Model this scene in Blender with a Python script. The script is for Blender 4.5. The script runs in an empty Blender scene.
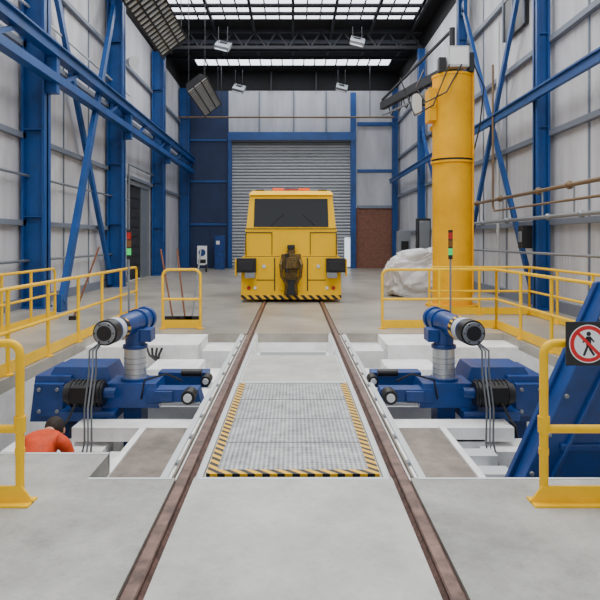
import bpy, bmesh, math, random
from mathutils import Vector, Matrix, Euler, noise
random.seed(4)
H=1.65
# ---------------------------------------------------------------- materials
def lin(c):
    r=[]
    for v in c:
        v=v/255.0
        r.append(v/12.92 if v<=0.04045 else ((v+0.055)/1.055)**2.4)
    return (r[0],r[1],r[2],1.0)
def mat(name,col,rough=0.5,metal=0.0,var=0.0,vscale=2.0,bump=0.0,bscale=40.0,emit=0.0,coat=0.0,dark=None,ribs=None,speck=0.0,spec=None,stretch=None):
    m=bpy.data.materials.new(name); m.use_nodes=True
    nt=m.node_tree; N=nt.nodes; L=nt.links
    b=N['Principled BSDF']
    b.inputs['Base Color'].default_value=lin(col)
    b.inputs['Roughness'].default_value=rough
    b.inputs['Metallic'].default_value=metal
    if spec is not None: b.inputs['Specular IOR Level'].default_value=spec
    if coat: b.inputs['Coat Weight'].default_value=coat
    if emit:
        b.inputs['Emission Color'].default_value=lin(col); b.inputs['Emission Strength'].default_value=emit
    tc=N.new('ShaderNodeTexCoord')
    if var>0:
        n=N.new('ShaderNodeTexNoise'); n.inputs['Scale'].default_value=vscale; n.inputs['Detail'].default_value=8
        n.inputs['Roughness'].default_value=0.65
        if stretch:
            mp=N.new('ShaderNodeMapping'); mp.inputs['Scale'].default_value=stretch
            L.new(tc.outputs['Object'],mp.inputs[0]); L.new(mp.outputs[0],n.inputs['Vector'])
        else: L.new(tc.outputs['Object'],n.inputs['Vector'])
        r=N.new('ShaderNodeValToRGB')
        r.color_ramp.elements[0].position=0.33; r.color_ramp.elements[1].position=0.67
        d=dark if dark else tuple(max(0,v*(1-var)) for v in col)
        r.color_ramp.elements[0].color=lin(d)
        r.color_ramp.elements[1].color=lin(tuple(min(255,v*(1+var*0.35)) for v in col))
        L.new(n.outputs['Fac'],r.inputs['Fac']); out=r.outputs['Color']
        if speck>0:
            n3=N.new('ShaderNodeTexNoise'); n3.inputs['Scale'].default_value=26; n3.inputs['Detail'].default_value=10; n3.inputs['Roughness'].default_value=0.75
            L.new(tc.outputs['Object'],n3.inputs['Vector'])
            r3=N.new('ShaderNodeValToRGB'); r3.color_ramp.elements[0].position=0.36; r3.color_ramp.elements[1].position=0.5
            k=1-speck; r3.color_ramp.elements[0].color=(k,k,k,1); r3.color_ramp.elements[1].color=(1,1,1,1)
            L.new(n3.outputs['Fac'],r3.inputs['Fac'])
            mx=N.new('ShaderNodeMix'); mx.data_type='RGBA'; mx.blend_type='MULTIPLY'; mx.inputs['Factor'].default_value=1
            L.new(out,mx.inputs['A']); L.new(r3.outputs['Color'],mx.inputs['B']); out=mx.outputs['Result']
        L.new(out,b.inputs['Base Color'])
    if bump>0:
        n2=N.new('ShaderNodeTexNoise'); n2.inputs['Scale'].default_value=bscale; n2.inputs['Detail'].default_value=4
        L.new(tc.outputs['Object'],n2.inputs['Vector'])
        bp=N.new('ShaderNodeBump'); bp.inputs['Strength'].default_value=bump; bp.inputs['Distance'].default_value=0.02
        L.new(n2.outputs['Fac'],bp.inputs['Height']); L.new(bp.outputs['Normal'],b.inputs['Normal'])
    if ribs:
        w=N.new('ShaderNodeTexWave'); w.bands_direction=ribs[0]; w.inputs['Scale'].default_value=ribs[1]
        L.new(tc.outputs['Object'],w.inputs['Vector'])
        bp=N.new('ShaderNodeBump'); bp.inputs['Strength'].default_value=0.2; bp.inputs['Distance'].default_value=0.02
        L.new(w.outputs['Fac'],bp.inputs['Height']); L.new(bp.outputs['Normal'],b.inputs['Normal'])
    return m
def hazard(name,freq,mode='xy'):
    m=bpy.data.materials.new(name); m.use_nodes=True
    nt=m.node_tree; N=nt.nodes; L=nt.links; b=N['Principled BSDF']; b.inputs['Roughness'].default_value=0.5
    tc=N.new('ShaderNodeTexCoord'); s=N.new('ShaderNodeSeparateXYZ'); L.new(tc.outputs['Object'],s.inputs[0])
    a=N.new('ShaderNodeMath'); a.operation='ADD'
    L.new(s.outputs['X'],a.inputs[0]); L.new(s.outputs['Y' if mode=='xy' else 'Z'],a.inputs[1])
    k=N.new('ShaderNodeMath'); k.operation='MULTIPLY'; k.inputs[1].default_value=freq; L.new(a.outputs[0],k.inputs[0])
    f=N.new('ShaderNodeMath'); f.operation='FRACT'; L.new(k.outputs[0],f.inputs[0])
    g=N.new('ShaderNodeMath'); g.operation='GREATER_THAN'; g.inputs[1].default_value=0.5; L.new(f.outputs[0],g.inputs[0])
    mx=N.new('ShaderNodeMix'); mx.data_type='RGBA'; L.new(g.outputs[0],mx.inputs['Factor'])
    mx.inputs['A'].default_value=lin((25,25,28)); mx.inputs['B'].default_value=lin((240,185,20))
    L.new(mx.outputs['Result'],b.inputs['Base Color'])
    return m
def brickmat(name):
    m=bpy.data.materials.new(name); m.use_nodes=True
    nt=m.node_tree; N=nt.nodes; L=nt.links; b=N['Principled BSDF']; b.inputs['Roughness'].default_value=0.9
    tc=N.new('ShaderNodeTexCoord'); mp=N.new('ShaderNodeMapping'); mp.inputs['Rotation'].default_value=(math.pi/2,0,0)
    L.new(tc.outputs['Object'],mp.inputs[0])
    t=N.new('ShaderNodeTexBrick'); t.inputs['Scale'].default_value=4.0
    t.inputs['Color1'].default_value=lin((135,84,66)); t.inputs['Color2'].default_value=lin((110,68,56)); t.inputs['Mortar'].default_value=lin((145,120,106))
    L.new(mp.outputs[0],t.inputs['Vector']); L.new(t.outputs['Color'],b.inputs['Base Color'])
    return m
def gratemat(name):
    m=bpy.data.materials.new(name); m.use_nodes=True
    nt=m.node_tree; N=nt.nodes; L=nt.links; b=N['Principled BSDF']; b.inputs['Roughness'].default_value=0.45; b.inputs['Metallic'].default_value=0.3
    tc=N.new('ShaderNodeTexCoord')
    mp=N.new('ShaderNodeMapping'); mp.inputs['Rotation'].default_value=(0,0,math.pi/4); L.new(tc.outputs['Object'],mp.inputs[0])
    v=N.new('ShaderNodeTexChecker'); v.inputs['Scale'].default_value=40; L.new(mp.outputs[0],v.inputs['Vector'])
    n=N.new('ShaderNodeTexNoise'); n.inputs['Scale'].default_value=8; n.inputs['Detail'].default_value=10; n.inputs['Roughness'].default_value=0.75; L.new(tc.outputs['Object'],n.inputs['Vector'])
    a=N.new('ShaderNodeMath'); a.operation='MULTIPLY_ADD'; a.inputs[1].default_value=0.32
    L.new(v.outputs['Fac'],a.inputs[0]); L.new(n.outputs['Fac'],a.inputs[2])
    r=N.new('ShaderNodeValToRGB'); r.color_ramp.elements[0].position=0.38; r.color_ramp.elements[0].color=lin((208,211,211))
    r.color_ramp.elements[1].position=0.92; r.color_ramp.elements[1].color=lin((88,93,98))
    L.new(a.outputs[0],r.inputs['Fac']); L.new(r.outputs['Color'],b.inputs['Base Color'])
    bp=N.new('ShaderNodeBump'); bp.inputs['Strength'].default_value=0.4; bp.inputs['Distance'].default_value=0.004
    L.new(v.outputs['Fac'],bp.inputs['Height']); L.new(bp.outputs['Normal'],b.inputs['Normal'])
    return m

CONC=mat('concrete_side',(170,170,164),0.6,var=0.2,vscale=1.6,bump=0.2,speck=0.12)
CONC2=mat('concrete_centre',(190,190,184),0.55,var=0.15,vscale=1.8,bump=0.15,speck=0.1)
CONCF=mat('concrete_far',(166,160,148),0.34,var=0.22,vscale=0.6,bump=0.05,speck=0.1)
WCONC=mat('painted_concrete',(252,252,250),0.6,var=0.12,vscale=2.2,bump=0.1,speck=0.06)
PITF=mat('pit_concrete',(130,130,127),0.75,var=0.35,vscale=2)
SLAB=mat('grey_slab',(134,124,114),0.7,var=0.25,vscale=3,bump=0.2,speck=0.14)
GROOVE=mat('groove_dark',(84,72,66),0.8,var=0.35,vscale=6)
RUST=mat('rusty_rail',(98,72,64),0.55,0.2,var=0.45,vscale=12,bump=0.2)
RAILTOP=mat('rail_head',(126,100,90),0.4,0.4,var=0.4,vscale=8)
YEL=mat('yellow_paint',(255,198,0),0.45,var=0.06,vscale=2,spec=0.3)
YEL2=mat('vehicle_yellow',(255,198,0),0.45,var=0.03,vscale=1,spec=0.2)
YEL3=mat('crane_yellow',(252,180,0),0.45,var=0.10,vscale=1.0,spec=0.2)
BLUE=mat('steel_blue',(16,74,142),0.45,var=0.16,vscale=1.5)
DBLUE=mat('cladding_dark_blue',(24,46,86),0.55,var=0.12,vscale=1,ribs=('X',3))
MBLUE=mat('machine_blue',(14,62,130),0.4,var=0.16,vscale=4,coat=0.1)
WALLW=mat('wall_cladding',(202,203,208),0.6,var=0.12,vscale=1.2,ribs=('Y',2.2),stretch=(1,1,0.2))
WALLB=mat('wall_cladding_back',(188,191,198),0.6,var=0.12,vscale=1.2,ribs=('X',2.2),stretch=(1,1,0.2))
GIRT=mat('girt_grey',(120,128,142),0.55,0.2)
DARK=mat('roof_dark',(20,21,24),0.85,var=0.2,vscale=1)
STEELD=mat('dark_steel',(38,40,45),0.6,0.2)
BLACK=mat('black_plastic',(22,22,24),0.45)
GREY=mat('grey_metal',(138,143,148),0.4,0.5)
CHROME=mat('bright_steel',(208,212,215),0.3,0.7)
LGREY=mat('light_grey_paint',(200,204,206),0.5)
WHITE=mat('white_paint',(238,239,239),0.5)
SHUT=mat('shutter_grey',(172,177,182),0.45,0.1,var=0.06,vscale=1)
SHUTD=mat('shutter_groove',(112,116,122),0.6)
GLASS=mat('dark_glass',(14,20,26),0.12)
SKYL=mat('skylight_glazing',(240,246,255),0.3,emit=3.2)
LAMPM=mat('lamp_diffuser',(225,232,240),0.3,emit=0.2)
HAZ=hazard('hazard_floor',9.5,'xy'); HAZV=hazard('hazard_vertical',5.0,'xz'); HAZS=hazard('hazard_small',14,'xz')
BRICK=brickmat('red_brick'); GRATE=gratemat('galvanised_tread')
ORANGE=mat('orange_lens',(255,90,10),0.25,emit=0.4)
REDL=mat('red_lens',(170,20,15),0.3,emit=0.1)
GREENL=mat('green_lens',(20,190,90),0.3,emit=0.8)
AMBL=mat('amber_lens',(120,75,20),0.3)
REDP=mat('red_sign',(215,20,25),0.5)
OLIVE=mat('coupler_brass',(110,88,42),0.5,0.3,var=0.4,vscale=12)
HOSE=mat('hose_grey',(92,96,100),0.5)
COPPER=mat('pipe_bronze',(120,98,72),0.5,0.3)
WOOD=mat('wooden_pole',(120,72,45),0.6)
SHEET=mat('plastic_sheet',(225,226,230),0.4,var=0.1,vscale=4)
OUTS=mat('daylight_gap',(225,235,245),0.5,emit=1.0)
HIVIS=mat('hivis_orange',(215,68,14),0.7,var=0.15,vscale=10,bump=0.3,bscale=18)
BAND=mat('reflective_band',(205,210,212),0.4)
NAVY=mat('navy_trousers',(24,28,42),0.8,var=0.1,vscale=8,bump=0.2,bscale=18)
SKIN=mat('skin',(205,150,120),0.55)
HAIR=mat('dark_hair',(38,28,22),0.7,bump=0.5,bscale=90)

# ---------------------------------------------------------------- builder
class B:
    def __init__(s,name,smooth=True,bevel=0.0):
        s.name=name; s.bm=bmesh.new(); s.mats=[]; s.bevel=bevel; s.smooth=smooth
    def mi(s,m):
        if m not in s.mats: s.mats.append(m)
        return s.mats.index(m)
    def hexa(s,pts,m):
        v=[s.bm.verts.new(p) for p in pts]; i=s.mi(m)
        for f in ((3,2,1,0),(4,5,6,7),(0,1,5,4),(1,2,6,5),(2,3,7,6),(3,0,4,7)):
            fc=s.bm.faces.new([v[k] for k in f]); fc.material_index=i
        return s
    def box(s,x0,x1,y0,y1,z0,z1,m):
        x0,x1=min(x0,x1),max(x0,x1); y0,y1=min(y0,y1),max(y0,y1); z0,z1=min(z0,z1),max(z0,z1)
        return s.hexa([(x0,y0,z0),(x1,y0,z0),(x1,y1,z0),(x0,y1,z0),(x0,y0,z1),(x1,y0,z1),(x1,y1,z1),(x0,y1,z1)],m)
    def frust(s,a,z0,b,z1,m):
        return s.hexa([(a[0],a[2],z0),(a[1],a[2],z0),(a[1],a[3],z0),(a[0],a[3],z0),(b[0],b[2],z1),(b[1],b[2],z1),(b[1],b[3],z1),(b[0],b[3],z1)],m)
    def obox(s,c,size,rot,m):
        R=Euler(rot).to_matrix(); c=Vector(c); h=[k/2 for k in size]
        q=[(-1,-1,-1),(1,-1,-1),(1,1,-1),(-1,1,-1),(-1,-1,1),(1,-1,1),(1,1,1),(-1,1,1)]
        return s.hexa([c+R@Vector((a*h[0],b*h[1],d*h[2])) for a,b,d in q],m)
    def beam(s,p0,p1,w,h,m,up=(0,0,1)):
        p0=Vector(p0);p1=Vector(p1); d=(p1-p0).normalized(); u=Vector(up)
        if abs(d.dot(u))>0.98: u=Vector((0,1,0))
        r=d.cross(u).normalized(); u=r.cross(d).normalized()
        def q(p): return [p-r*w/2-u*h/2,p+r*w/2-u*h/2,p+r*w/2+u*h/2,p-r*w/2+u*h/2]
        return s.hexa(q(p0)+q(p1),m)
    def cyl(s,p0,p1,r,m,r2=None,seg=18):
        p0=Vector(p0);p1=Vector(p1); r2=r if r2 is None else r2
        d=(p1-p0).normalized(); u=Vector((0,0,1))
        if abs(d.dot(u))>0.95: u=Vector((1,0,0))
        a=d.cross(u).normalized(); b=d.cross(a).normalized(); i=s.mi(m)
        A=[];C=[]
        for k in range(seg):
            t=2*math.pi*k/seg; o=a*math.cos(t)+b*math.sin(t)
            A.append(s.bm.verts.new(p0+o*r)); C.append(s.bm.verts.new(p1+o*r2))
        for k in range(seg):
            f=s.bm.faces.new([A[k],A[(k+1)%seg],C[(k+1)%seg],C[k]]); f.material_index=i
        f=s.bm.faces.new(A[::-1]); f.material_index=i
        f=s.bm.faces.new(C); f.material_index=i
        return s
    def ball(s,c,r,m,sc=(1,1,1),sub=2):
        i=s.mi(m)
        g=bmesh.ops.create_icosphere(s.bm,subdivisions=sub,radius=r,matrix=Matrix.Translation(c)@Matrix.Diagonal((*sc,1)))
        for v in g['verts']:
            for f in v.link_faces: f.material_index=i
        return s
    def tube(s,pts,r,m,seg=10):
        P=[Vector(p) for p in pts]; i=s.mi(m); rings=[]
        ref=None
        for k,p in enumerate(P):
            if k==0: d=P[1]-P[0]
            elif k==len(P)-1: d=P[-1]-P[-2]
            else: d=(P[k+1]-P[k]).normalized()+(P[k]-P[k-1]).normalized()
            d.normalize()
            if ref is None:
                ref=Vector((0,0,1)) if abs(d.z)<0.9 else Vector((1,0,0))
            a=ref-d*ref.dot(d); a.normalize(); ref=a; b=d.cross(a)
            rings.append([s.bm.verts.new(p+(a*math.cos(2*math.pi*t/seg)+b*math.sin(2*math.pi*t/seg))*r) for t in range(seg)])
        for A,C in zip(rings,rings[1:]):
            for t in range(seg):
                f=s.bm.faces.new([A[t],A[(t+1)%seg],C[(t+1)%seg],C[t]]); f.material_index=i
        f=s.bm.faces.new(rings[0][::-1]); f.material_index=i
        f=s.bm.faces.new(rings[-1]); f.material_index=i
        return s
    def prism(s,poly,axis,a0,a1,m):
        i=s.mi(m)
        def P(u,v,a):
            return {'x':(a,u,v),'y':(u,a,v),'z':(u,v,a)}[axis]
        A=[s.bm.verts.new(P(u,v,a0)) for u,v in poly]; C=[s.bm.verts.new(P(u,v,a1)) for u,v in poly]; n=len(poly)
        for k in range(n):
            f=s.bm.faces.new([A[k],A[(k+1)%n],C[(k+1)%n],C[k]]); f.material_index=i
        f=s.bm.faces.new(A[::-1]); f.material_index=i
        f=s.bm.faces.new(C); f.material_index=i
        return s
    def done(s):
        bm=s.bm
        bmesh.ops.recalc_face_normals(bm,faces=bm.faces)
        xs=[v.co for v in bm.verts]
        c=Vector(((min(p.x for p in xs)+max(p.x for p in xs))/2,(min(p.y for p in xs)+max(p.y for p in xs))/2,min(p.z for p in xs)))
        for v in bm.verts: v.co-=c
        me=bpy.data.meshes.new(s.name); bm.to_mesh(me); bm.free()
        for m in s.mats: me.materials.append(m)
        if s.smooth:
            for p in me.polygons: p.use_smooth=True
            me.set_sharp_from_angle(angle=0.6)
        o=bpy.data.objects.new(s.name,me); o.location=c
        bpy.context.collection.objects.link(o)
        if s.bevel>0:
            b=o.modifiers.new('bevel','BEVEL'); b.width=s.bevel; b.segments=2; b.limit_method='ANGLE'; b.angle_limit=0.7
        return o
def arc(c,r,a0,a1,u,v,n=5):
    c=Vector(c);u=Vector(u);v=Vector(v)
    return [c+u*r*math.cos(a0+(a1-a0)*k/n)+v*r*math.sin(a0+(a1-a0)*k/n) for k in range(n+1)]

XL,XR=-6.6,6.15; YB=35.0; Y0=-4.0
PL,PR=-3.42,3.72      # pit sides
PN,PF=4.16,10.6       # pit near/far
PZ=-1.3
# ---------------------------------------------------------------- floor
GI,GO=0.685,0.815
f=B('floor',smooth=False)
f.box(XL,-GO,Y0,PN,-0.16,0,CONC)
f.box(PL,-1.42,PN,4.65,-0.16,0,CONC)
f.box(XL,PL,PN,PF,-0.16,0,CONCF)
f.box(GO,XR,Y0,PN,-0.16,0,CONC)
f.box(PR,XR,PN,PF,-0.16,0,CONCF)
f.box(-GI,GI,Y0,PN,-0.16,0.004,CONC2)
for s in (-1,1):
    f.box(s*GO,s*GI,Y0,PN,-0.16,-0.02,GROOVE); f.box(s*GO,s*GI,PF,YB,-0.16,-0.02,GROOVE)
f.box(XL,-GO,PF,YB,-0.16,0,CONCF); f.box(GO,XR,PF,YB,-0.16,0,CONCF)
f.box(-GI,GI,PF,YB,-0.16,0,CONCF)
f.box(0.86,XR,PN-0.03,PN,-0.1,0.004,LGREY); f.box(PL,-1.42,4.62,4.65,-0.1,0.004,LGREY); f.box(-1.42,-0.84,PN-0.03,PN,-0.1,0.004,LGREY)
f.box(-0.66,0.66,PN-0.04,PN,-0.1,0.006,LGREY)
f.done()
p=B('maintenance_pit',smooth=False)
p.box(PL,PR,PN,PF,PZ-0.15,PZ,PITF)
p.box(PL-0.15,PL,PN,PF,PZ,-0.16,WCONC); p.box(PR,PR+0.15,PN,PF,PZ,-0.16,WCONC)
p.box(PL,PR,PN-0.15,PN,PZ,-0.16,WCONC); p.box(PL,PR,PF,PF+0.15,PZ,-0.16,WCONC)
for s in (-1,1):
    p.box(s*1.5,s*2.5,9.5,PF,PZ,-0.015,WCONC)
    p.box(s*0.95,s*1.5,9.9,PF,PZ,-0.18,WCONC)
    p.box(s*2.5,abs(PL)*s if s<0 else PR,9.9,PF,PZ,-0.12,WCONC)
    p.box(s*0.95,s*3.0,8.4,9.3,PZ,-0.34,WCONC)
    p.box(s*1.3,s*2.0,8.2,8.9,-0.34,-0.12,WCONC)
    p.box(s*2.15,s*2.6,8.5,8.9,-0.34,-0.2,LGREY)
    p.box(s*0.95,s*2.25,6.1,6.4,-0.40,-0.26,WCONC)
    p.box(s*0.95,s*2.6,7.3,8.2,-0.6,-0.38,WCONC)
    p.box(s*0.95,s*1.48,4.45,6.1,-0.42,-0.26,SLAB)
    p.box(s*1.48,s*1.54,4.45,6.1,-0.42,-0.24,WCONC)
    p.box(s*1.56,s*1.85,5.2,6.1,-0.66,-0.5,WCONC)
    p.box(s*1.9,s*2.9,5.95,6.35,-0.7,-0.45,WCONC)
p.box(1.56,2.2,4.6,5.2,-0.75,-0.6,WCONC)
p.box(-1.85,-1.5,4.7,5.2,-0.8,-0.55,BRICK)
for k,y in enumerate((4.9,5.3,5.7,6.1)): p.box(1.6,1.95,y,y+0.2,-0.5,-0.44+0.02*k,LGREY)
p.done()
# ---------------------------------------------------------------- bridge
b=B('track_bridge',smooth=False)
for s in (-1,1):
    b.box(s*0.62,s*0.93,PN,PF,-0.5,-0.03,WCONC)
    b.box(s*0.63,s*0.675,PN,PF,-0.03,0.0,LGREY)
    b.box(s*0.83,s*0.845,PN,PF,-0.03,0.0,SLAB)
    b.box(s*0.88,s*0.93,PN,PF,-0.03,-0.01,LGREY)
    y=PN+0.3
    while y<PF-0.2:
        b.box(s*0.835,s*0.875,y,y+0.06,-0.03,-0.005,GREY); y+=0.6
b.box(-0.62,0.62,7.05,8.75,-0.4,-0.03,CONC2)
b.box(-0.62,0.62,8.75,PF,-0.6,-0.32,WCONC)
b.box(-0.5,0.5,9.1,9.25,-0.32,-0.05,LGREY)
for y in (5,6.8,8.8,10.2): b.box(-0.93,0.93,y,y+0.25,PZ,-0.4,LGREY)
b.done()
g=B('tread_plate_walkway',smooth=False)
g.box(-0.54,0.54,4.28,6.85,-0.05,0.012,GRATE)
g.box(-0.61,-0.54,4.2,6.85,-0.05,0.014,HAZ); g.box(0.54,0.61,4.2,6.85,-0.05,0.014,HAZ)
g.box(-0.54,0.54,4.2,4.28,-0.05,0.014,HAZ)
for y in (4.85,5.5,6.15): g.box(-0.54,0.54,y,y+0.012,0.012,0.015,GREY)
g.box(-0.61,0.61,6.85,6.93,-0.05,0.02,LGREY)
g.done()
t=B('railway_track',smooth=False)
for s in (-1,1):
    t.prism([(s*0.75-0.062,-0.02),(s*0.75+0.062,-0.02),(s*0.75+0.036,0.0),(s*0.75+0.036,0.022),(s*0.75-0.036,0.022),(s*0.75-0.036,0.0)],'y',Y0,22,RUST)
    t.box(s*0.75-0.03,s*0.75+0.03,Y0,22,0.022,0.027,RAILTOP)
t.done()
# ---------------------------------------------------------------- walls
DY0,DY1=23.9,27.3
def sidewall(name,x,sgn):
    w=B(name,smooth=False)
    if sgn<0:
        w.box(x-0.2,x,Y0,DY0,0,10.6,WALLW); w.box(x-0.2,x,DY1,YB,0,10.6,WALLW); w.box(x-0.2,x,DY0,DY1,3.9,10.6,WALLW)
    else:
        w.box(x,x+0.2,Y0,YB,0,10.6,WALLW)
    for z in (2.0,4.1,6.3,8.4):
        w.box(x,x-sgn*0.14,Y0,DY0-0.2 if z<3.9 and sgn<0 else YB-0.05,z,z+0.13,GIRT)
    for y in (10.5,12.4,17.2,19.3): w.box(x,x-sgn*0.03,y,y+0.06,0,10.3,GIRT)
    w.box(x,x-sgn*0.1,Y0,DY0-0.2 if sgn<0 else YB-0.05,0,0.25,GIRT)
    return w.done()
sidewall('wall_left',XL,-1); sidewall('wall_right',XR,1)
w=B('wall_back',smooth=False)
dx0,dx1,dz=-3.55,3.35,7.4
w.box(XL-0.2,dx0-0.2,YB,YB+0.25,0,10.35,DBLUE)
w.box(dx0-0.2,dx1+0.3,YB,YB+0.25,dz+0.5,10.35,WALLB)
w.box(dx1+0.3,XR+0.2,YB,YB+0.25,3.5,10.35,WALLB)
w.box(dx1+0.3,XR+0.2,YB,YB+0.25,0,3.5,BRICK)
w.box(XL-0.2,XR+0.2,YB,YB+0.25,10.35,12.0,DARK)
for z in (2.5,5.0,7.4): w.box(XL+0.3,dx0-0.3,YB-0.1,YB,z,z+0.12,BLUE)
for z in (3.5,5.6): w.box(dx1+0.4,XR-0.3,YB-0.12,YB,z,z+0.16,GIRT if z!=5.6 else BLUE)
w.box(dx1+0.4,XR-0.3,YB-0.14,YB,8.3,8.5,BLUE)
for x in (-2,0,1.9): w.box(x,x+0.08,YB-0.08,YB,dz+0.6,10.3,GIRT)
w.done()
d=B('door_1',smooth=False)
n=40; hh=(dz-0.12)/n
d.box(dx0,dx1,YB+0.09,YB+0.12,0.0,dz,SHUTD)
for k in range(n):
    z=0.12+k*hh
    d.prism([(YB+0.09,z+0.02),(YB+0.03,z+0.05),(YB+0.02,z+hh*0.5),(YB+0.04,z+hh-0.03),(YB+0.09,z+hh-0.01)],'x',dx0,dx1,SHUT)
d.box(dx0,dx1,YB,YB+0.1,0.0,0.12,GREY)
d.done()
fr=B('trim_1',smooth=False)
fr.box(dx0-0.22,dx0,YB-0.25,YB+0.2,0,dz+0.5,BLUE); fr.box(dx1,dx1+0.3,YB-0.25,YB+0.2,0,10.2,BLUE)
fr.box(dx0-0.22,dx1+0.3,YB-0.3,YB+0.2,dz,dz+0.5,BLUE)
fr.box(dx0+0.0,dx1,YB-0.35,YB-0.05,dz-0.12,dz+0.02,STEELD)
fr.done()
d2=B('door_2',smooth=False)
d2.box(XL-0.15,XL-0.05,DY0,DY1,0,3.9,STEELD)
for z in range(9): d2.box(XL-0.06,XL-0.02,DY0+0.1,DY0+2,0.2+z*0.4,0.23+z*0.4,BLACK)
d2.box(XL-0.05,XL+0.05,DY0-0.1,DY0+0.05,0,4.0,GREY); d2.box(XL-0.05,XL+0.05,DY1-0.1,DY1+0.05,0,4.0,GREY); d2.box(XL-0.05,XL+0.06,DY0-0.1,DY1+0.05,3.9,4.05,GREY)
d2.box(XL-0.05,XL,DY0+2.2,DY1,0.0,3.9,GREY)
d2.done()
# ---------------------------------------------------------------- ceiling
CZ=11.5
c=B('ceiling',smooth=False)
sk=[(22.3,26.8),(32.2,33.9),(13.0,18.0),(3.0,8.0)]  # last two strips are out of view, added to light the hall
ys=[Y0]
for a,bq in sorted(sk):
    c.box(XL-0.2,XR+0.2,ys[-1],a,CZ,CZ+0.15,DARK); c.box(XL-0.2,-5.4,a,bq,CZ,CZ+0.15,DARK); c.box(5.4,XR+0.2,a,bq,CZ,CZ+0.15,DARK); ys.append(bq)
c.box(XL-0.2,XR+0.2,ys[-1],YB,CZ,CZ+0.15,DARK)
c.box(XL-0.2,XL,Y0,YB,10.6,CZ,DARK); c.box(XR,XR+0.2,Y0,YB,10.6,CZ,DARK)
c.done()
for k,(a,bq) in enumerate(sk):
    s=B('window_%d'%(k+1),smooth=False)
    s.box(-5.4,5.4,a,bq,CZ+0.03,CZ+0.06,SKYL)
    x=-5.4
    while x<5.45:
        s.box(x-0.03,x+0.03,a,bq,CZ-0.03,CZ+0.03,STEELD); x+=0.6
    for j in range(1,5 if bq-a>3 else 1):
        y=a+(bq-a)*j/5; s.box(-5.4,5.4,y-0.13,y+0.13,CZ-0.12,CZ-0.04,STEELD)
    s.done()
def truss(y):
    t=B('roof_truss',smooth=False)
    zb,zt=10.6,11.35
    t.beam((XL+0.1,y,zb),(XR-0.1,y,zb),0.14,0.14,STEELD); t.beam((XL+0.1,y,zt),(XR-0.1,y,zt),0.14,0.14,STEELD)
    n=12; dx=(XR-XL-0.4)/n
    for k in range(n):
        x=XL+0.2+k*dx
        t.beam((x,y,zb),(x+dx/2,y,zt),0.07,0.07,STEELD); t.beam((x+dx/2,y,zt),(x+dx,y,zb),0.07,0.07,STEELD)
    t.done()
for y in (7.9,14.57,21.2,27.9): truss(y)
pu=B('roof_purlins',smooth=False)
for x in (-5.5,-3.6,-1.8,0,1.8,3.6,5.5):
    pu.box(x-0.06,x+0.06,Y0,32,CZ-0.2,CZ-0.12,STEELD)
for y in (28.9,30.2,31.5): pu.box(XL+0.1,XR-0.1,y,y+0.1,11.15,11.3,GIRT if y<29 else STEELD)
pu.box(-1.3,-1.22,YB-0.3,YB-0.2,10.35,11.4,STEELD); pu.box(1.3,1.38,YB-0.3,YB-0.2,10.35,11.4,STEELD)
pu.done()
# ---------------------------------------------------------------- columns
def column(x,y,h=10.4,w=0.62,dp=0.4,sg=1):
    c=B('steel_column',smooth=False)
    c.box(x-dp/2,x-dp/2+0.06,y-w/2,y+w/2,0,h,BLUE); c.box(x+dp/2-0.06,x+dp/2,y-w/2,y+w/2,0,h,BLUE)
    c.box(x-dp/2,x+dp/2,y-0.04,y+0.04,0,h,BLUE)
    c.box(x-dp/2-0.02,x+dp/2+0.02,y-w/2-0.05,y+w/2+0.05,0,0.05,BLUE)
    for z in (2.2,4.3,6.5,8.6):
        c.box(x-dp/2+0.05,x+dp/2-0.05,y-w/2+0.02,y+w/2-0.02,z,z+0.03,BLUE)
    c.done()
for y in (7.9,14.57,21.2,27.9,34.6): column(XL+0.36,y,w=0.3 if y>34 else 0.4,dp=0.56)
for y in (7.5,14.2,20.9,27.5,34.6): column(XR-0.27,y,w=0.26,dp=0.32)
r=B('crane_runway_beam',smooth=False)
for z,hh in ((6.2,0.24),(5.55,0.2)):
    r.box(XL+0.7,XL+0.95,Y0,34.5,z-hh/2,z+hh/2,BLUE)
r.box(XL+0.62,XL+1.03,Y0,34.5,6.3,6.34,BLUE)
y=0.5
while y<34:
    r.beam((XL+0.8,y,5.6),(XL+0.8,y+1.2,6.15),0.08,0.1,BLUE); y+=3.65
for yy in (7.9,14.57,21.2,27.9): r.box(XL+0.6,XL+0.9,yy-0.1,yy+0.1,5.2,6.1,BLUE)
r.done()
r=B('crane_runway_beam',smooth=False)
r.box(XR-0.6,XR-0.5,Y0,34.5,4.9,5.1,BLUE); r.box(XR-0.65,XR-0.45,Y0,34.5,5.08,5.12,BLUE)
r.done()
def brace(p0,p1,w=0.22,h=0.12):
    b=B('diagonal_brace',smooth=False); b.beam(p0,p1,w,h,BLUE,up=(1,0,0))
    for q in (p0,p1): b.obox(q,(0.1,0.4,0.4),(0,0,0),BLUE)
    b.done()
brace((-5.35,13.9,0.2),(XL+0.35,21.0,9.9),0.22,0.13)
brace((XL+0.25,15.1,9.9),(XL+0.25,20.9,0.3),0.2,0.12)
brace((XL+0.9,8.6,0.2),(XL+0.3,14.2,9.8),0.18,0.12)
brace((XR-0.3,14.6,0.3),(XR-0.3,20.6,9.6),0.15,0.1)
brace((XR-0.3,20.6,0.3),(XR-0.3,14.6,9.6),0.15,0.1)
brace((XR-0.3,8.0,5.3),(XR-0.3,13.9,9.9),0.18,0.12)
brace((XR-0.3,21.4,0.3),(XR-0.3,27.2,6.6),0.15,0.1)
pp=B('wall_conduit')
xq=XR-0.62
pp.tube([(xq,9,2.75),(xq,19.5,2.75),(xq,19.8,2.5),(xq,19.8,0.1)],0.045,COPPER)
pp.tube([(xq,9,2.15),(xq,18.5,2.15),(xq,18.7,2.0),(xq,18.7,0.1)],0.045,GREY)
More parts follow.
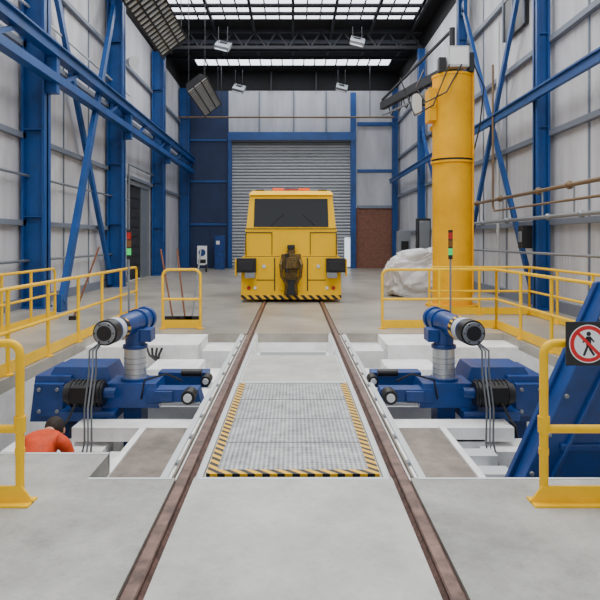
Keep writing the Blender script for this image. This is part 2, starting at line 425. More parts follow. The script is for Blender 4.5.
pp.tube([(xq,9,2.45),(xq,16.5,2.45),(xq,16.6,2.6),(xq,16.6,6.5)],0.03,COPPER)
pp.tube([(xq,9,1.35),(xq,20.3,1.35)],0.03,GREY)
pp.tube([(XR-0.16,17.5,0.1),(XR-0.16,17.5,8.0)],0.05,LGREY)
for y in (12,13.5,16,18): 
    pp.ball((xq,y,2.75),0.09,COPPER); pp.ball((xq,y-0.5,2.15),0.08,GREY)
    pp.cyl((xq,y-0.2,2.75),(xq,y-0.2,2.15),0.02,GREY,seg=8)
pp.done()
pp=B('wall_conduit')
for z,q in ((1.15,GREY),(3.2,GREY),(7.3,LGREY)):
    pp.tube([(XL+0.2,6,z),(XL+0.2,23.5,z)],0.035,q)
pp.tube([(XL+0.2,12.2,0.1),(XL+0.2,12.2,6.0)],0.03,LGREY)
pp.tube([(XL+0.2,23.4,0.1),(XL+0.2,23.4,4.6),(XL+0.2,27.5,4.6)],0.04,GREY)
pp.done()
pp=B('wall_junction_box',bevel=0.01); pp.box(XR-0.68,XR-0.44,14.3,14.6,1.45,2.0,BLACK); pp.box(XR-0.7,XR-0.68,14.35,14.55,1.6,1.85,GREY); pp.done()
pp=B('wall_junction_box',bevel=0.01); pp.box(XL+0.01,XL+0.25,22.4,22.9,3.9,4.5,LGREY); pp.box(XL+0.25,XL+0.27,22.5,22.8,4.0,4.4,GREY); pp.done()
pp=B('loudspeaker'); pp.cyl((XL+0.32,22.4,8.3),(XL+0.75,22.1,8.2),0.06,LGREY,r2=0.24); pp.box(XL+0.16,XL+0.34,22.3,22.5,8.2,8.4,GREY); pp.done()
pp=B('window_9',smooth=False); pp.box(XR-0.02,XR-0.12,15.6,17.2,7.3,9.3,BLACK)
for y in (15.6,16.4,17.15): pp.box(XR-0.1,XR-0.16,y,y+0.05,7.3,9.3,GIRT)
pp.done()
pp=B('overhead_pipe'); pp.tube([(XL+0.2,33.5,8.5),(XR-0.5,33.5,8.5)],0.05,COPPER)
for x in (-4,4.3): pp.cyl((x,33.5,8.5),(x,33.5,11.4),0.02,STEELD)
pp.done()
# ---------------------------------------------------------------- heaters, lights
def heater(y0,y1,x=-3.85,z=7.9):
    h=B('radiant_heater',smooth=False)
    a=math.radians(38); ux,uz=math.cos(a),math.sin(a)
    def P(u,v): return (x+u*ux-v*uz, z+u*uz+v*ux)
    def sec(pts): return [P(u,v) for u,v in pts]
    h.prism(sec([(-0.5,0),(0.5,0),(0.36,0.25),(-0.36,0.25)]),'y',y0,y1,STEELD)
    n=int((y1-y0)/0.3)
    for k in range(n):
        yy=y0+0.08+k*0.3
        h.prism(sec([(-0.47,-0.04),(0.47,-0.04),(0.47,0),(-0.47,0)]),'y',yy,yy+0.08,LGREY)
    for u in (-0.51,0.46,-0.2,0.16): h.prism(sec([(u,-0.07),(u+0.05,-0.07),(u+0.05,0.02),(u,0.02)]),'y',y0,y1,STEELD)
    for yy in (y0+0.4,y1-0.4):
        for u in (-0.42,0.42):
            q=P(u,0.1); h.cyl((q[0],yy,q[1]),(q[0],yy,11.45),0.015,STEELD,seg=6)
    h.done()
heater(14.0,19.6); heater(24.0,29.0)
def hbl(x,y,z):
    h=B('high_bay_light')
    for e in (-1,1): h.cyl((x+e*0.2,y,z+0.25),(x+e*0.2,y,11.1),0.015,STEELD,seg=6)
    R=(0.6,0.25,0)
    h.obox((x,y,z+0.15),(0.64,0.75,0.2),R,GREY); h.obox((x-0.03,y-0.06,z+0.05),(0.54,0.64,0.03),R,LAMPM); h.obox((x,y+0.05,z+0.3),(0.3,0.2,0.12),R,STEELD)
    h.done()
hbl(-3.1,26.6,10.1); hbl(2.85,26.6,10.3); hbl(-3.0,33.3,9.9); hbl(2.7,33.3,9.95)

# ---------------------------------------------------------------- railings
def rail(name,pts,hz=1.05,posts=None,toe=True):
    r=B(name)
    P=[Vector((a,b_,0)) for a,b_ in pts]; R=0.026
    rad=0.12
    d0=(P[1]-P[0]).normalized(); d1=(P[-1]-P[-2]).normalized()
    Z=Vector((0,0,1))
    path=[P[0]+Z*0.01]+arc(P[0]+d0*rad+Z*(hz-rad),rad,math.pi,math.pi/2,d0,Z)
    for k in range(1,len(P)-1): path.append(P[k]+Z*hz)
    path+=arc(P[-1]-d1*rad+Z*(hz-rad),rad,math.pi/2,0,d1,Z)+[P[-1]+Z*0.01]
    r.tube(path,R,YEL)
    r.tube([p+Z*(hz*0.5) for p in P],R*0.9,YEL,seg=8)
    for a,b_ in zip(P,P[1:]):
        L=(b_-a).length; n=max(1,round(L/1.25))
        for k in range(n+1):
            q=a+(b_-a)*k/n
            if 0<k or a!=P[0]:
                if not (k==n and b_==P[-1]): r.cyl(q,q+Z*hz,R,YEL,seg=10)
            r.cyl(q,q+Z*0.02,0.07,YEL,seg=10)
            r.ball(q+Z*hz*0.5,R*1.5,YEL,sub=1)
        if toe: r.beam(a+Z*0.09,b_+Z*0.09,0.012,0.15,YEL)
    return r.done()
rail('safety_railing',[(PL-0.05,4.9),(PL-0.05,13.3)])
rail('safety_railing',[(-2.42,11.15),(-1.72,11.15)],hz=1.1)
rail('safety_railing',[(1.66,11.15),(PR+0.06,11.15),(PR+0.06,5.2)],hz=1.1)
rail('safety_railing',[(3.0,13.2),(5.2,13.2),(5.2,9.0)],hz=1.05)
rail('safety_railing',[(XL+1.6,12.6),(XL+1.6,8.0)],hz=1.05)
def nearrail(x0,sgn):
    r=B('safety_railing')
    y=3.78; Z=Vector((0,0,1)); R=0.027; x1=x0+sgn*1.7; hz=1.0
    path=[Vector((x0,y,0.02))]+arc((x0+sgn*0.07,y,hz-0.07),0.07,math.pi,math.pi/2,(sgn,0,0),Z)+[Vector((x1,y,hz))]
    r.tube(path,R,YEL,seg=14); r.tube([(x0,y,0.46),(x1,y,0.46)],R,YEL,seg=12); r.cyl((x1,y,0),(x1,y,hz),R,YEL)
    r.cyl((x0,y,0.44),(x0,y,0.54),R*1.35,YEL); r.cyl((x0,y,0.30),(x0,y,0.34),R*1.15,YEL)
    r.cyl((x0+sgn*0.8,y,0),(x0+sgn*0.8,y,hz),R,YEL)
    r.prism([(x0-sgn*0.09,0),(x0-sgn*0.09,0.02),(x0-sgn*0.02,0.11),(x1,0.11),(x1,0)],'y',y-0.03,y-0.015,YEL)
    r.box(x0-sgn*0.09,x1,y-0.09,y+0.05,0,0.012,YEL)
    r.done()
nearrail(-1.72,-1); nearrail(1.58,1)
# ---------------------------------------------------------------- sign
s=B('no_pedestrians_sign',smooth=False)
cx,cz,ys_=1.82,1.01,3.70; K=0.135
s.box(cx-K,cx+K,ys_,ys_+0.012,cz-K,cz+K,BLACK)
def disc(r,y0,y1,m,n=40): s.prism([(cx+r*math.cos(2*math.pi*k/n),cz+r*math.sin(2*math.pi*k/n)) for k in range(n)],'y',y0,y1,m)
disc(0.118,ys_-0.002,ys_,WHITE); disc(0.112,ys_-0.004,ys_-0.002,REDP); disc(0.088,ys_-0.006,ys_-0.004,WHITE)
def st(a,b_,w,m,y0=ys_-0.008,y1=ys_-0.006):
    a=Vector(a);b_=Vector(b_);d=(b_-a).normalized();n=Vector((-d.y,d.x))*w/2
    s.prism([(cx+q.x,cz+q.y) for q in (a-n,b_-n,b_+n,a+n)],'y',y0,y1,m)
n=16; s.prism([(cx+0.0+0.014*math.cos(2*math.pi*k/n),cz+0.062+0.014*math.sin(2*math.pi*k/n)) for k in range(n)],'y',ys_-0.008,ys_-0.006,BLACK)
st((0,0.046),(0.0,-0.012),0.03,BLACK); st((-0.004,-0.008),(-0.03,-0.072),0.014,BLACK); st((0.004,-0.008),(0.012,-0.04),0.014,BLACK); st((0.012,-0.036),(0.034,-0.07),0.013,BLACK)
st((-0.008,0.042),(-0.036,0.008),0.010,BLACK); st((0.008,0.042),(0.034,0.012),0.010,BLACK)
st((-0.066,0.066),(0.066,-0.066),0.02,REDP,ys_-0.0095,ys_-0.0085)
s.box(cx-0.03,cx+0.03,ys_+0.012,ys_+0.05,cz-0.05,cz+0.02,GREY)
s.done()
# ---------------------------------------------------------------- slanted blue lift frame
l=B('blue_lifting_ramp',smooth=False,bevel=0.008)
l.prism([(1.66,-0.35),(1.70,-0.22),(2.40,1.32),(2.75,1.32),(2.75,-0.35)],'y',4.50,4.56,MBLUE)
l.prism([(1.66,-0.35),(1.70,-0.22),(2.40,1.32),(2.75,1.32),(2.75,-0.35)],'y',4.74,4.80,MBLUE)
l.hexa([(1.69,4.52,-0.33),(1.75,4.52,-0.33),(1.75,4.78,-0.33),(1.69,4.78,-0.33),(2.42,4.52,1.30),(2.48,4.52,1.30),(2.48,4.78,1.30),(2.42,4.78,1.30)],MBLUE)
l.box(1.8,2.75,4.5,4.8,PZ,-0.3,MBLUE)
l.beam((1.86,4.485,-0.28),(2.62,4.485,1.26),0.03,0.05,MBLUE,up=(0,1,0))
l.beam((2.0,4.485,0.1),(2.7,4.485,0.1),0.03,0.05,MBLUE)
for k in range(5): l.cyl((1.79+k*0.13,4.48,-0.1+k*0.29),(1.79+k*0.13,4.51,-0.1+k*0.29),0.018,GREY,seg=8)
l.done()
# ---------------------------------------------------------------- blue lifting machines
def machine(sg,cxx):
    m=B('bogie_lifting_arm',bevel=0.005)
    X=lambda v: cxx+sg*(v-1.78)
    zc=0.70; R=0.125
    a=Vector((X(1.90),6.1,zc)); e=Vector((X(1.78),7.25,zc)); d=(e-a).normalized()
    m.cyl(a+d*0.16,e,R,MBLUE,seg=32); m.cyl(a+d*0.02,a+d*0.16,R+0.006,BLACK,seg=32); m.cyl(a,a+d*0.02,R-0.012,GREY,seg=32)
    m.cyl(a-d*0.01,a+d*0.01,0.078,BLACK,seg=20)
    for k in range(6):
        t=k*math.pi/3; o=Vector((math.cos(t),0,math.sin(t)))*0.097
        m.cyl(a+o-d*0.012,a+o,0.01,STEELD,seg=6)
    m.cyl(a+d*0.20,a+d*0.30,R+0.004,LGREY,seg=32); m.cyl(a+d*0.33,a+d*0.40,R+0.005,HAZS,seg=32)
    m.cyl(a+d*0.9,a+d*0.95,R+0.02,MBLUE,seg=32); m.cyl(e-d*0.02,e+d*0.05,R+0.02,MBLUE,seg=32)
    m.cyl((X(1.78),6.85,0.44),(X(1.78),6.85,0.64),0.112,MBLUE,seg=28)
    m.cyl((X(1.78),6.85,0.42),(X(1.78),6.85,0.46),0.14,MBLUE,seg=28)
    m.cyl((X(1.78),6.85,0.08),(X(1.78),6.85,0.42),0.125,CHROME,seg=32)
    for k in range(4): m.cyl((X(1.78),6.85,0.13+k*0.06),(X(1.78),6.85,0.138+k*0.06),0.129,GREY,seg=32)
    m.cyl((X(1.78),6.85,0.04),(X(1.78),6.85,0.09),0.16,MBLUE,seg=28)
    m.box(X(1.58),X(1.70),6.75,6.98,0.5,0.64,MBLUE)
    m.frust(sorted([X(2.1),X(1.45)])+[6.6,7.1],-0.2,sorted([X(2.05),X(1.5)])+[6.65,7.05],0.06,MBLUE)
    m.frust(sorted([X(1.6),X(0.99)])+[6.6,6.85],-0.15,sorted([X(1.6),X(1.03)])+[6.62,6.83],0.0,MBLUE)
    m.box(X(1.6),X(1.0),7.2,7.42,-0.12,0.06,MBLUE)
    m.box(X(1.5),X(1.3),6.56,6.6,-0.12,-0.01,MBLUE)
    m.box(X(1.42),X(1.0),6.55,6.6,-0.16,-0.13,GREY)
    m.cyl((X(1.1),6.38,-0.03),(X(1.1),6.58,-0.03),0.075,BLACK,seg=22); m.cyl((X(1.1),6.36,-0.03),(X(1.1),6.39,-0.03),0.045,LGREY,seg=16)
    m.cyl((X(1.06),7.1,0.08),(X(1.3),7.1,0.08),0.045,BLACK,seg=16)
    m.cyl((X(1.0),7.0,0.0),(X(1.0),7.2,0.0),0.06,BLACK,seg=16); m.cyl((X(1.0),6.98,0.0),(X(1.0),7.01,0.0),0.035,LGREY,seg=12)
    m.frust(sorted([X(2.92),X(2.45)])+[6.7,7.6],-0.38,sorted([X(2.88),X(2.48)])+[6.75,7.55],0.12,MBLUE)
    m.frust(sorted([X(2.84),X(2.0)])+[6.8,7.4],-0.05,sorted([X(2.70),X(2.1)])+[6.85,7.35],0.2,MBLUE)
    m.box(X(2.84),X(2.52),6.62,6.7,-0.3,0.06,MBLUE)
    for z in (-0.24,0.0): 
        for v in (2.58,2.78): m.cyl((X(v),6.6,z),(X(v),6.63,z),0.022,GREY,seg=8)
    m.cyl((X(2.40),6.5,-0.01),(X(2.02),6.5,-0.01),0.13,BLACK,seg=24)
    for k in range(8):
        v=2.04+k*0.045; m.cyl((X(v),6.5,-0.01),(X(v+0.014),6.5,-0.01),0.15,BLACK,seg=24)
    m.cyl((X(2.44),6.5,-0.01),(X(2.40),6.5,-0.01),0.11,STEELD,seg=20)
    m.box(X(2.32),X(2.14),6.28,6.4,-0.06,0.1,BLACK)
    m.cyl((X(2.02),6.5,-0.01),(X(1.9),6.5,-0.01),0.06,MBLUE,seg=18)
    m.box(X(2.5),X(1.9),6.45,7.0,-0.3,-0.2,MBLUE)
    m.box(X(2.75),X(2.55),6.9,7.2,PZ,-0.36,MBLUE)
    m.box(X(1.86),X(1.66),6.65,6.95,PZ,-0.2,MBLUE)
    for k in range(3):
        o=k*0.035; v=1.99+o
        m.tube([(X(1.96),6.3,0.61),(X(2.02+o),6.22,0.5),(X(v),6.12,0.3),(X(v+0.02),6.04,-0.05),(X(v-0.02),5.93,-0.35),(X(v+0.04*k),5.85,-0.9),(X(v+0.1),5.9,PZ+0.01)],0.010,(HOSE,GREY,HOSE)[k],seg=8)
    m.tube([(X(2.25),6.3,-0.05),(X(2.3),6.2,-0.2),(X(2.45),6.45,-0.35),(X(2.6),6.5,PZ+0.02)],0.014,BLACK,seg=8)
    m.tube([(X(1.2),6.6,0.1),(X(1.35),6.5,0.2),(X(1.6),6.55,0.12),(X(1.65),6.6,-0.1)],0.012,BLACK,seg=8)
    m.done()
    s=B('signal_stack_light')
    px=X(1.95); yy=7.2
    s.cyl((px,yy,0.1),(px,yy,1.42),0.012,GREY,seg=10); s.cyl((px,yy,0.1),(px,yy,0.14),0.04,BLACK,seg=12)
    z=1.42
    for q,hh in ((BLACK,0.05),(GREENL,0.08),(BLACK,0.015),(AMBL,0.08),(BLACK,0.015),(REDL,0.08),(BLACK,0.03)):
        s.cyl((px,yy,z),(px,yy,z+hh),0.027,q,seg=14); z+=hh
    s.done()
machine(-1,-1.80); machine(1,1.72)
cb=B('cable_bundle')
for k in range(4):
    cb.tube([(-2.3+k*0.08,9.45,-0.05),(-2.25+k*0.05,9.4,-0.15),(-2.1,9.35,-0.25),(-1.9-k*0.1,8.95,-0.31)],0.018,BLACK,seg=8)
cb.done()
cb=B('cable_bundle')
for k in range(5):
    cb.tube([(PL+0.03,5.6+k*0.07,-0.3-k*0.03),(PL+0.3,5.7+k*0.05,-0.5),(PL+0.45,5.8,-0.8-0.03*k),(PL+0.5+0.1*k,5.9,PZ+0.02)],0.018,[BLACK,HOSE,WOOD][k%3],seg=8)
cb.done()
# ---------------------------------------------------------------- worker in the pit
def skinned(name,J,E,root,sub=2):
    me=bpy.data.meshes.new(name); me.from_pydata([j[0] for j in J],E,[]); me.update()
    o=bpy.data.objects.new(name,me); bpy.context.collection.objects.link(o)
    o.modifiers.new('skin','SKIN'); 
    if not me.skin_vertices: bpy.context.view_layer.objects.active=o
    sv=me.skin_vertices[0].data
    for k,j in enumerate(J):
        r=j[1]; sv[k].radius=(r,r) if not isinstance(r,tuple) else r
        sv[k].use_root=(k==root)
    m=o.modifiers.new('sub','SUBSURF'); m.levels=sub; m.render_levels=sub
    return o
def worker(bx,by):
    Z=PZ
    def V(x,y,z): return (bx+x,by+y,Z+z)
    J=[(V(0,0,0.86),(0.15,0.12)),(V(0,0.14,0.98),(0.145,0.12)),(V(0,0.32,1.10),(0.17,0.125)),(V(0,0.44,1.16),(0.13,0.10)),
       (V(0,0.52,1.18),0.055),(V(0,0.57,1.19),0.06),
       (V(-0.10,-0.0,0.80),0.10),(V(-0.12,0.10,0.45),0.07),(V(-0.12,-0.02,0.09),0.05),(V(-0.13,0.14,0.04),0.045),
       (V(0.10,-0.0,0.80),0.10),(V(0.13,0.12,0.45),0.07),(V(0.13,0.0,0.09),0.05),(V(0.14,0.16,0.04),0.045),
       (V(-0.19,0.42,1.12),0.065),(V(-0.25,0.48,0.84),0.05),(V(-0.18,0.68,0.68),0.036),
       (V(0.19,0.42,1.12),0.065),(V(0.25,0.48,0.84),0.05),(V(0.16,0.68,0.70),0.036)]
    E=[(0,1),(1,2),(2,3),(3,4),(4,5),(0,6),(6,7),(7,8),(8,9),(0,10),(10,11),(11,12),(12,13),(3,14),(14,15),(15,16),(3,17),(17,18),(18,19)]
    o=skinned('body_src',J,E,0)
    bpy.context.view_layer.update()
    dg=bpy.context.evaluated_depsgraph_get()
    me=bpy.data.meshes.new_from_object(o.evaluated_get(dg))
    bpy.data.objects.remove(o)
    for m in (HIVIS,NAVY,SKIN,BAND,BLACK): me.materials.append(m)
    segs=[((0,1),0),((1,2),0),((2,3),0),((3,4),0),((4,5),2),((6,7),1),((0,6),1),((7,8),1),((8,9),4),((10,11),1),((0,10),1),((11,12),1),((12,13),4),((14,15),0),((15,16),0),((17,18),0),((18,19),0)]
    def dist(p,a,b):
        ab=b-a; t=max(0,min(1,(p-a).dot(ab)/ab.length_squared)); return (p-(a+ab*t)).length,t
    for f in me.polygons:
        p=f.center; best=None
        for (i,j),mm in segs:
            dd,t=dist(p,Vector(J[i][0]),Vector(J[j][0]))
            if best is None or dd<best[0]: best=(dd,mm,(i,j),t)
        mm=best[1]
        if best[2]==(1,2) and 0.3<best[3]<0.55: mm=3
        f.material_index=mm; f.use_smooth=True
    root=bpy.data.objects.new('worker',None); bpy.context.collection.objects.link(root)
    bo=bpy.data.objects.new('body',me); bpy.context.collection.objects.link(bo); bo.parent=root
    h=B('head'); c=Vector(V(0,0.68,1.17))
    h.ball(c,0.1,SKIN,sc=(0.78,0.98,1.0),sub=3); h.ball(c+Vector((0,-0.02,0.025)),0.105,HAIR,sc=(0.82,0.95,0.92),sub=3)
    h.ball(c+Vector((0,0.10,-0.02)),0.018,SKIN,sub=2)
    for e in (-1,1): h.ball(c+Vector((e*0.083,-0.005,-0.015)),0.024,SKIN,sc=(0.4,0.8,1.2)); h.ball(c+Vector((e*0.03,0.09,0.0)),0.012,WHITE)
    h.box(c.x-0.025,c.x+0.025,c.y+0.085,c.y+0.094,c.z-0.055,c.z-0.047,REDL)
    ho=h.done(); ho.parent=root
    for e,w_ in ((-1,(-0.18,0.68,0.68)),(1,(0.16,0.68,0.70))):
        W=Vector(V(*w_)); D=Vector((-e*0.1,0.8,-0.5)).normalized(); S=Vector((1,0,0))
        hb=B('hand_%s'%('l' if e<0 else 'r'))
        hb.beam(W,W+D*0.09,0.075,0.03,SKIN)
        for k in range(4):
            s0=W+D*0.085+S*(k-1.5)*0.019; L=(0.065,0.075,0.07,0.055)[k]
            hb.tube([s0,s0+D*L*0.5,s0+D*L*0.8+Vector((0,0,-0.02)),s0+D*L*0.85+Vector((0,-0.01,-0.045))],0.0085,SKIN,seg=8)
        s0=W+D*0.03-S*e*0.035; hb.tube([s0,s0-S*e*0.03+D*0.02,s0-S*e*0.035+D*0.05],0.010,SKIN,seg=8)
        o_=hb.done(); o_.parent=root
worker(-2.24,4.98)
# ---------------------------------------------------------------- locomotive
v=B('shunting_locomotive',bevel=0.025)
cx=-0.05; YF=16.0
def sb(x0,x1,y0,y1,z0,z1,m): v.box(cx+x0,cx+x1,y0,y1,z0,z1,m)
v.frust((cx-1.33,cx+1.33,YF-0.1,YF+5.2),0.32,(cx-1.31,cx+1.31,YF-0.08,YF+5.2),1.2,YEL2)
sb(-1.33,1.33,YF-0.1,YF+5.2,0.16,0.32,YEL2)
v.frust((cx-1.24,cx+1.24,YF,YF+5.0),1.2,(cx-1.22,cx+1.22,YF+0.02,YF+5.0),1.95,YEL2)
v.frust((cx-1.20,cx+1.20,YF+0.03,YF+2.6),1.95,(cx-1.11,cx+1.11,YF+0.16,YF+2.5),2.86,YEL2)
v.frust((cx-1.14,cx+1.14,YF+0.08,YF+2.6),2.86,(cx-1.06,cx+1.06,YF+0.25,YF+2.4),2.98,YEL2)
def fz(z): return YF+0.03+(z-1.95)*0.13/0.91
v.hexa([(cx-1.0,fz(2.0)-0.015,2.0),(cx+1.0,fz(2.0)-0.015,2.0),(cx+1.0,fz(2.0)+0.03,2.0),(cx-1.0,fz(2.0)+0.03,2.0),
        (cx-0.98,fz(2.76)-0.015,2.76),(cx+0.98,fz(2.76)-0.015,2.76),(cx+0.98,fz(2.76)+0.03,2.76),(cx-0.98,fz(2.76)+0.03,2.76)],GLASS)
v.beam((cx-0.55,fz(2.03)-0.03,2.03),(cx-0.2,fz(2.35)-0.03,2.35),0.02,0.02,BLACK); v.beam((cx+0.65,fz(2.03)-0.03,2.03),(cx+0.3,fz(2.35)-0.03,2.35),0.02,0.02,BLACK)
for s_ in (-1,1):
    v.hexa([(cx+s_*1.13,YF+0.5,2.1),(cx+s_*1.2,YF+0.5,2.1),(cx+s_*1.2,YF+2,2.1),(cx+s_*1.13,YF+2,2.1),(cx+s_*1.06,YF+0.5,2.75),(cx+s_*1.13,YF+0.5,2.75),(cx+s_*1.13,YF+2,2.75),(cx+s_*1.06,YF+2,2.75)],GLASS)
    sb(s_*0.92,s_*1.42,YF-0.35,YF-0.1,0.80,1.17,BLACK); sb(s_*0.98,s_*1.36,YF-0.42,YF-0.35,0.86,1.10,STEELD)
    sb(s_*0.94,s_*1.2,YF-0.40,YF-0.1,0.66,0.80,GREY)
    sb(s_*1.43,s_*1.47,YF-0.3,YF-0.1,0.7,1.15,YEL2)
    v.cyl((cx+s_*0.72,YF-0.12,0.95),(cx+s_*0.72,YF-0.1,0.95),0.05,LGREY,seg=18)
    v.cyl((cx+s_*1.12,YF-0.13,0.38),(cx+s_*1.12,YF-0.1,0.38),0.05,REDL,seg=14)
    v.cyl((cx+s_*0.95,YF-0.13,0.38),(cx+s_*0.95,YF-0.1,0.38),0.04,WHITE,seg=14)
    v.tube([(cx+s_*1.2,YF-0.02,1.25),(cx+s_*1.2,YF-0.1,1.3),(cx+s_*1.2,YF-0.1,1.8),(cx+s_*1.2,YF,1.86)],0.014,BLACK,seg=8)
    for y in (YF+0.9,YF+4.0):
        v.cyl((cx+s_*0.70,y,0.40),(cx+s_*0.84,y,0.40),0.37,STEELD,seg=28)
    sb(s_*0.42,s_*0.45,YF-0.12,YF-0.1,0.3,1.18,STEELD)
    sb(s_*0.45,s_*0.92,YF-0.115,YF-0.1,0.58,0.60,STEELD)
    sb(s_*0.5,s_*1.22,YF-0.01,YF+0.02,1.84,1.86,STEELD)
    sb(s_*0.5,s_*0.52,YF-0.01,YF+0.02,1.25,1.84,STEELD)
sb(-1.33,1.33,YF-0.14,YF-0.1,0.08,0.19,HAZV)
sb(-1.2,1.2,YF,YF+5.0,0.22,0.3,STEELD)
sb(-1.24,1.24,YF-0.03,YF+0.0,1.19,1.215,STEELD); sb(-1.2,1.2,YF+0.0,YF+0.03,1.94,1.96,STEELD)
sb(-0.3,0.3,YF-0.14,YF-0.1,0.32,1.22,YEL2)
v.cyl((cx,YF-0.15,1.34),(cx,YF+0.02,1.34),0.11,OLIVE,seg=18); sb(-0.1,0.1,YF-0.2,YF-0.02,1.42,1.52,BLACK)
sb(-0.26,0.26,YF-0.3,YF-0.1,0.88,1.28,OLIVE); sb(-0.13,0.13,YF-0.55,YF-0.28,0.92,1.2,OLIVE)
v.cyl((cx-0.1,YF-0.5,0.82),(cx-0.1,YF-0.5,1.3),0.05,STEELD,seg=12); sb(0.02,0.14,YF-0.66,YF-0.5,0.94,1.16,OLIVE)
for s_ in (-1,1):
    v.tube([(cx+s_*0.22,YF-0.25,1.15),(cx+s_*0.27,YF-0.36,1.0),(cx+s_*0.24,YF-0.36,0.7),(cx+s_*0.12,YF-0.3,0.5),(cx+s_*0.14,YF-0.2,0.2)],0.045,OLIVE,seg=10)
sb(-0.17,0.17,YF-0.24,YF-0.1,0.3,0.88,OLIVE); sb(-0.1,0.1,YF-0.28,YF-0.24,0.2,0.6,STEELD)
v.box(cx-0.55,cx+0.55,YF+0.42,YF+0.65,2.97,3.0,BLACK)
for x in (-0.36,0.36): v.box(cx+x-0.15,cx+x+0.15,YF+0.46,YF+0.6,3.0,3.07,ORANGE)
v.box(cx-0.2,cx+0.2,YF+0.46,YF+0.6,3.0,3.05,REDL)
for s_ in (-1,1): v.box(cx+s_*0.85-0.12,cx+s_*0.85+0.12,YF+0.25,YF+0.35,2.98,3.02,BLACK)
v.done()
# ---------------------------------------------------------------- jib crane pillar
j=B('pillar_jib_crane')
jx,jy=3.98,15.0; R=0.485
j.cyl((jx,jy,0),(jx,jy,5.7),R,YEL3,seg=48)
j.cyl((jx,jy,0),(jx,jy,0.06),0.66,YEL3,seg=40)
for z in (3.55,3.65): j.cyl((jx,jy,z),(jx,jy,z+0.05),R+0.04,YEL3,seg=48)
j.cyl((jx,jy,3.6),(jx,jy,3.65),R+0.015,STEELD,seg=40)
j.cyl((jx,jy,5.68),(jx,jy,5.74),R+0.02,YEL3,seg=40); j.cyl((jx,jy,5.74),(jx,jy,6.0),0.25,STEELD,seg=24)
j.box(jx-0.62,jx-0.45,jy-0.25,jy+0.25,4.6,5.4,YEL3)
j.box(jx-0.22,jx+0.28,jy-0.5,jy-0.2,5.85,6.35,LGREY); j.box(jx-0.18,jx+0.24,jy-0.52,jy-0.5,5.9,6.3,WHITE)
j.box(jx-0.42,jx-0.25,jy-0.4,jy-0.2,5.75,6.1,BLACK); j.box(jx+0.3,jx+0.42,jy-0.45,jy-0.25,5.75,6.2,STEELD)
e=Vector((2.9,19.5,6.0)); a0=Vector((jx,jy,5.95))
j.beam(a0,e,0.16,0.24,STEELD); j.beam(Vector((jx,jy,6.9)),e+Vector((0,0,0.2)),0.06,0.06,STEELD); j.cyl((jx,jy,5.9),(jx,jy,6.95),0.07,STEELD)
j.beam(a0+Vector((0,0,-0.4)),e+Vector((0,0,-0.3)),0.05,0.05,GREY)
q=a0+(e-a0)*0.22
j.box(q.x-0.3,q.x+0.2,q.y-0.3,q.y+0.3,5.25,5.6,GREY); j.cyl((q.x-0.4,q.y,5.35),(q.x+0.35,q.y,5.35),0.13,STEELD)
j.box(q.x-0.55,q.x-0.35,q.y-0.2,q.y+0.1,5.0,5.5,LGREY)
j.tube([(q.x,q.y,5.2),(q.x,q.y,4.7)],0.025,CHROME); j.ball((q.x,q.y,4.62),0.1,YEL3); j.tube([(q.x,q.y,4.55),(q.x+0.08,q.y,4.47),(q.x,q.y,4.38),(q.x-0.08,q.y,4.44)],0.022,STEELD)
for k in range(7):
    p0=a0+(e-a0)*(0.12*k+0.05); p1=a0+(e-a0)*(0.12*k+0.17); mp=(p0+p1)/2+Vector((0,0,-0.45))
    j.tube([p0,(p0+mp)/2+Vector((0,0,-0.12)),mp,(p1+mp)/2+Vector((0,0,-0.12)),p1],0.02,BLACK,seg=6)
j.tube([(jx+0.1,jy-0.5,5.9),(jx-0.3,jy-0.6,5.2),(jx-0.75,jy-0.4,5.0),(jx-0.95,jy-0.2,5.4),(jx-0.7,jy,5.9)],0.02,BLACK)
j.tube([(jx-0.2,jy-0.5,5.9),(jx-0.6,jy-0.55,4.9),(jx-1.0,jy-0.3,4.7),(jx-1.3,jy,5.7)],0.018,BLACK)
j.tube([(jx+0.44,jy-0.25,0.3),(jx+0.44,jy-0.3,5.8)],0.025,YEL3)
j.tube([(jx+0.36,jy-0.36,6.1),(jx+0.7,jy-0.3,5.4),(jx+0.62,jy-0.2,4.4),(jx+0.52,jy-0.1,3.9)],0.018,BLACK)
j.done()
# ---------------------------------------------------------------- covered stack
g=B('sheeted_pallet_load')
bm=g.bm; i=g.mi(SHEET)
r_=bmesh.ops.create_icosphere(bm,subdivisions=5,radius=1.0)
for vv in r_['verts']:
    p_=vv.co.copy(); q=Vector((math.copysign(abs(p_.x)**0.6,p_.x),math.copysign(abs(p_.y)**0.6,p_.y),math.copysign(abs(p_.z)**0.7,p_.z)))
    n1=abs(noise.noise(p_*2.3))*0.4+abs(noise.noise(p_*6))*0.28
    q*=(1.0+0.3*noise.noise(p_*1.4)-n1*0.5)
    z=q.z
    vv.co=Vector((3.6+q.x*0.85,17.6+q.y*0.65,max(0.0,0.68+z*0.72+0.12*q.x)))
g.done()
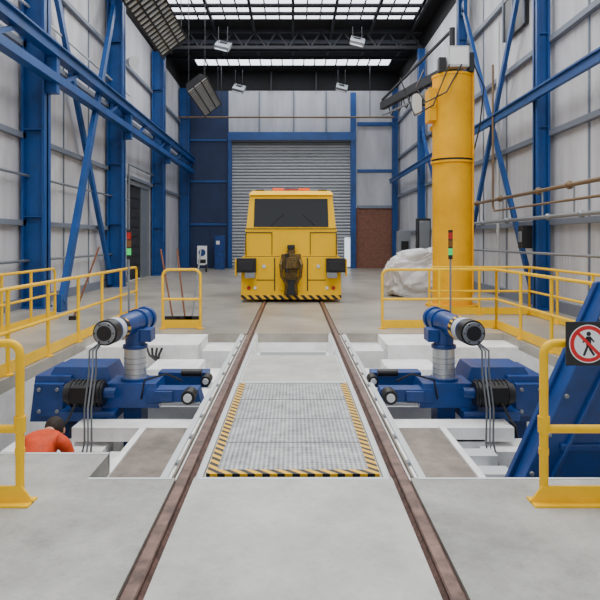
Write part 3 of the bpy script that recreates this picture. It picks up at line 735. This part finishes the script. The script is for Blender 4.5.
# ---------------------------------------------------------------- misc far objects
n_=B('notice_stand',bevel=0.01)
n_.box(-4.95,-4.45,31.0,31.06,0.35,1.35,WHITE); n_.cyl((-4.7,30.96,1.0),(-4.7,31.0,1.0),0.18,MBLUE,seg=24)
n_.box(-4.9,-4.5,30.98,31.0,0.45,0.65,BLACK); n_.box(-4.95,-4.88,30.9,31.2,0,0.4,BLACK); n_.box(-4.52,-4.45,30.9,31.2,0,0.4,BLACK); n_.done()
n_=B('control_cabinet',bevel=0.015)
n_.box(-4.4,-3.85,33.6,34.2,0,1.9,MBLUE); n_.box(-4.35,-3.9,33.57,33.6,0.2,1.8,MBLUE); n_.cyl((-3.95,33.52,1.0),(-3.95,33.58,1.0),0.04,BLACK,seg=10); n_.box(-4.3,-4.1,33.55,33.57,1.4,1.6,WHITE); n_.done()
n_=B('control_cabinet',bevel=0.015)
n_.box(5.0,5.55,28.3,29.0,0,2.1,GREY); n_.box(4.98,5.0,28.35,28.95,0.1,2.0,GREY); n_.box(5.1,5.45,28.26,28.3,1.2,1.6,BLACK); n_.done()
n_=B('control_cabinet',bevel=0.015)
n_.box(4.9,5.4,23.5,24.0,0.9,2.5,STEELD); n_.box(4.95,5.35,23.46,23.5,1.0,2.4,GREY); n_.box(5.1,5.2,23.6,23.9,0,0.9,STEELD); n_.done()
n_=B('window_5',smooth=False); n_.box(3.0,3.33,YB-0.06,YB-0.02,0.1,1.8,OUTS); n_.box(2.96,3.0,YB-0.08,YB-0.02,0.1,1.84,GREY); n_.box(2.96,3.34,YB-0.08,YB-0.02,1.8,1.84,GREY); n_.done()  # glowing panel stands in for outside daylight at a door gap
for x,dx_,c_ in ((-2.45,0.35,WOOD),(-2.2,0.25,WOOD),(-2.05,-0.1,GREY)):
    n_=B('broom'); n_.tube([(x,12.2,0.1),(x-dx_,12.7,1.45)],0.018,c_); n_.box(x-0.15,x+0.15,12.15,12.25,0.0,0.1,BLACK); n_.done()
n_=B('long_handled_pole'); n_.tube([(-4.55,12.4,0.0),(-4.2,13.0,1.5)],0.02,WOOD); n_.box(-4.62,-4.48,12.35,12.45,0,0.08,BLACK); n_.done()

# ---------------------------------------------------------------- lights
def area(name,loc,rot,sx,sy,p,col):
    l=bpy.data.lights.new(name,'AREA'); l.shape='RECTANGLE'; l.size=sx; l.size_y=sy; l.energy=p; l.color=col
    o=bpy.data.objects.new(name,l); o.location=loc; o.rotation_euler=rot; bpy.context.collection.objects.link(o)
area('roof_fill_1',(0,5.5,11.25),(0,0,0),10,4.6,1350,(1.0,0.98,0.94))  # added fill for the near floor, below an unseen roof strip
area('roof_fill_2',(0,15.5,11.25),(0,0,0),10,4.6,950,(1.0,0.98,0.94))  # second added fill, also above the visible frame
area('skylight_light_3',(0,24.6,11.25),(0,0,0),10,4.4,650,(0.98,0.98,1))
area('skylight_light_4',(0,33.0,11.35),(0,0,0),10,1.4,150,(0.98,0.98,1))
wd=bpy.data.worlds.new('world'); bpy.context.scene.world=wd; wd.use_nodes=True
bg=wd.node_tree.nodes['Background']; bg.inputs[0].default_value=(0.93,0.95,1.0,1); bg.inputs[1].default_value=1.2
# ---------------------------------------------------------------- camera
cd=bpy.data.cameras.new('camera'); cam=bpy.data.objects.new('camera',cd); bpy.context.collection.objects.link(cam)
cam.location=(0,0,H); cam.rotation_euler=(math.pi/2,0,0)
cd.sensor_width=36; cd.sensor_height=36; cd.lens=36; cd.shift_y=-0.1; cd.shift_x=0.0117
bpy.context.scene.camera=cam
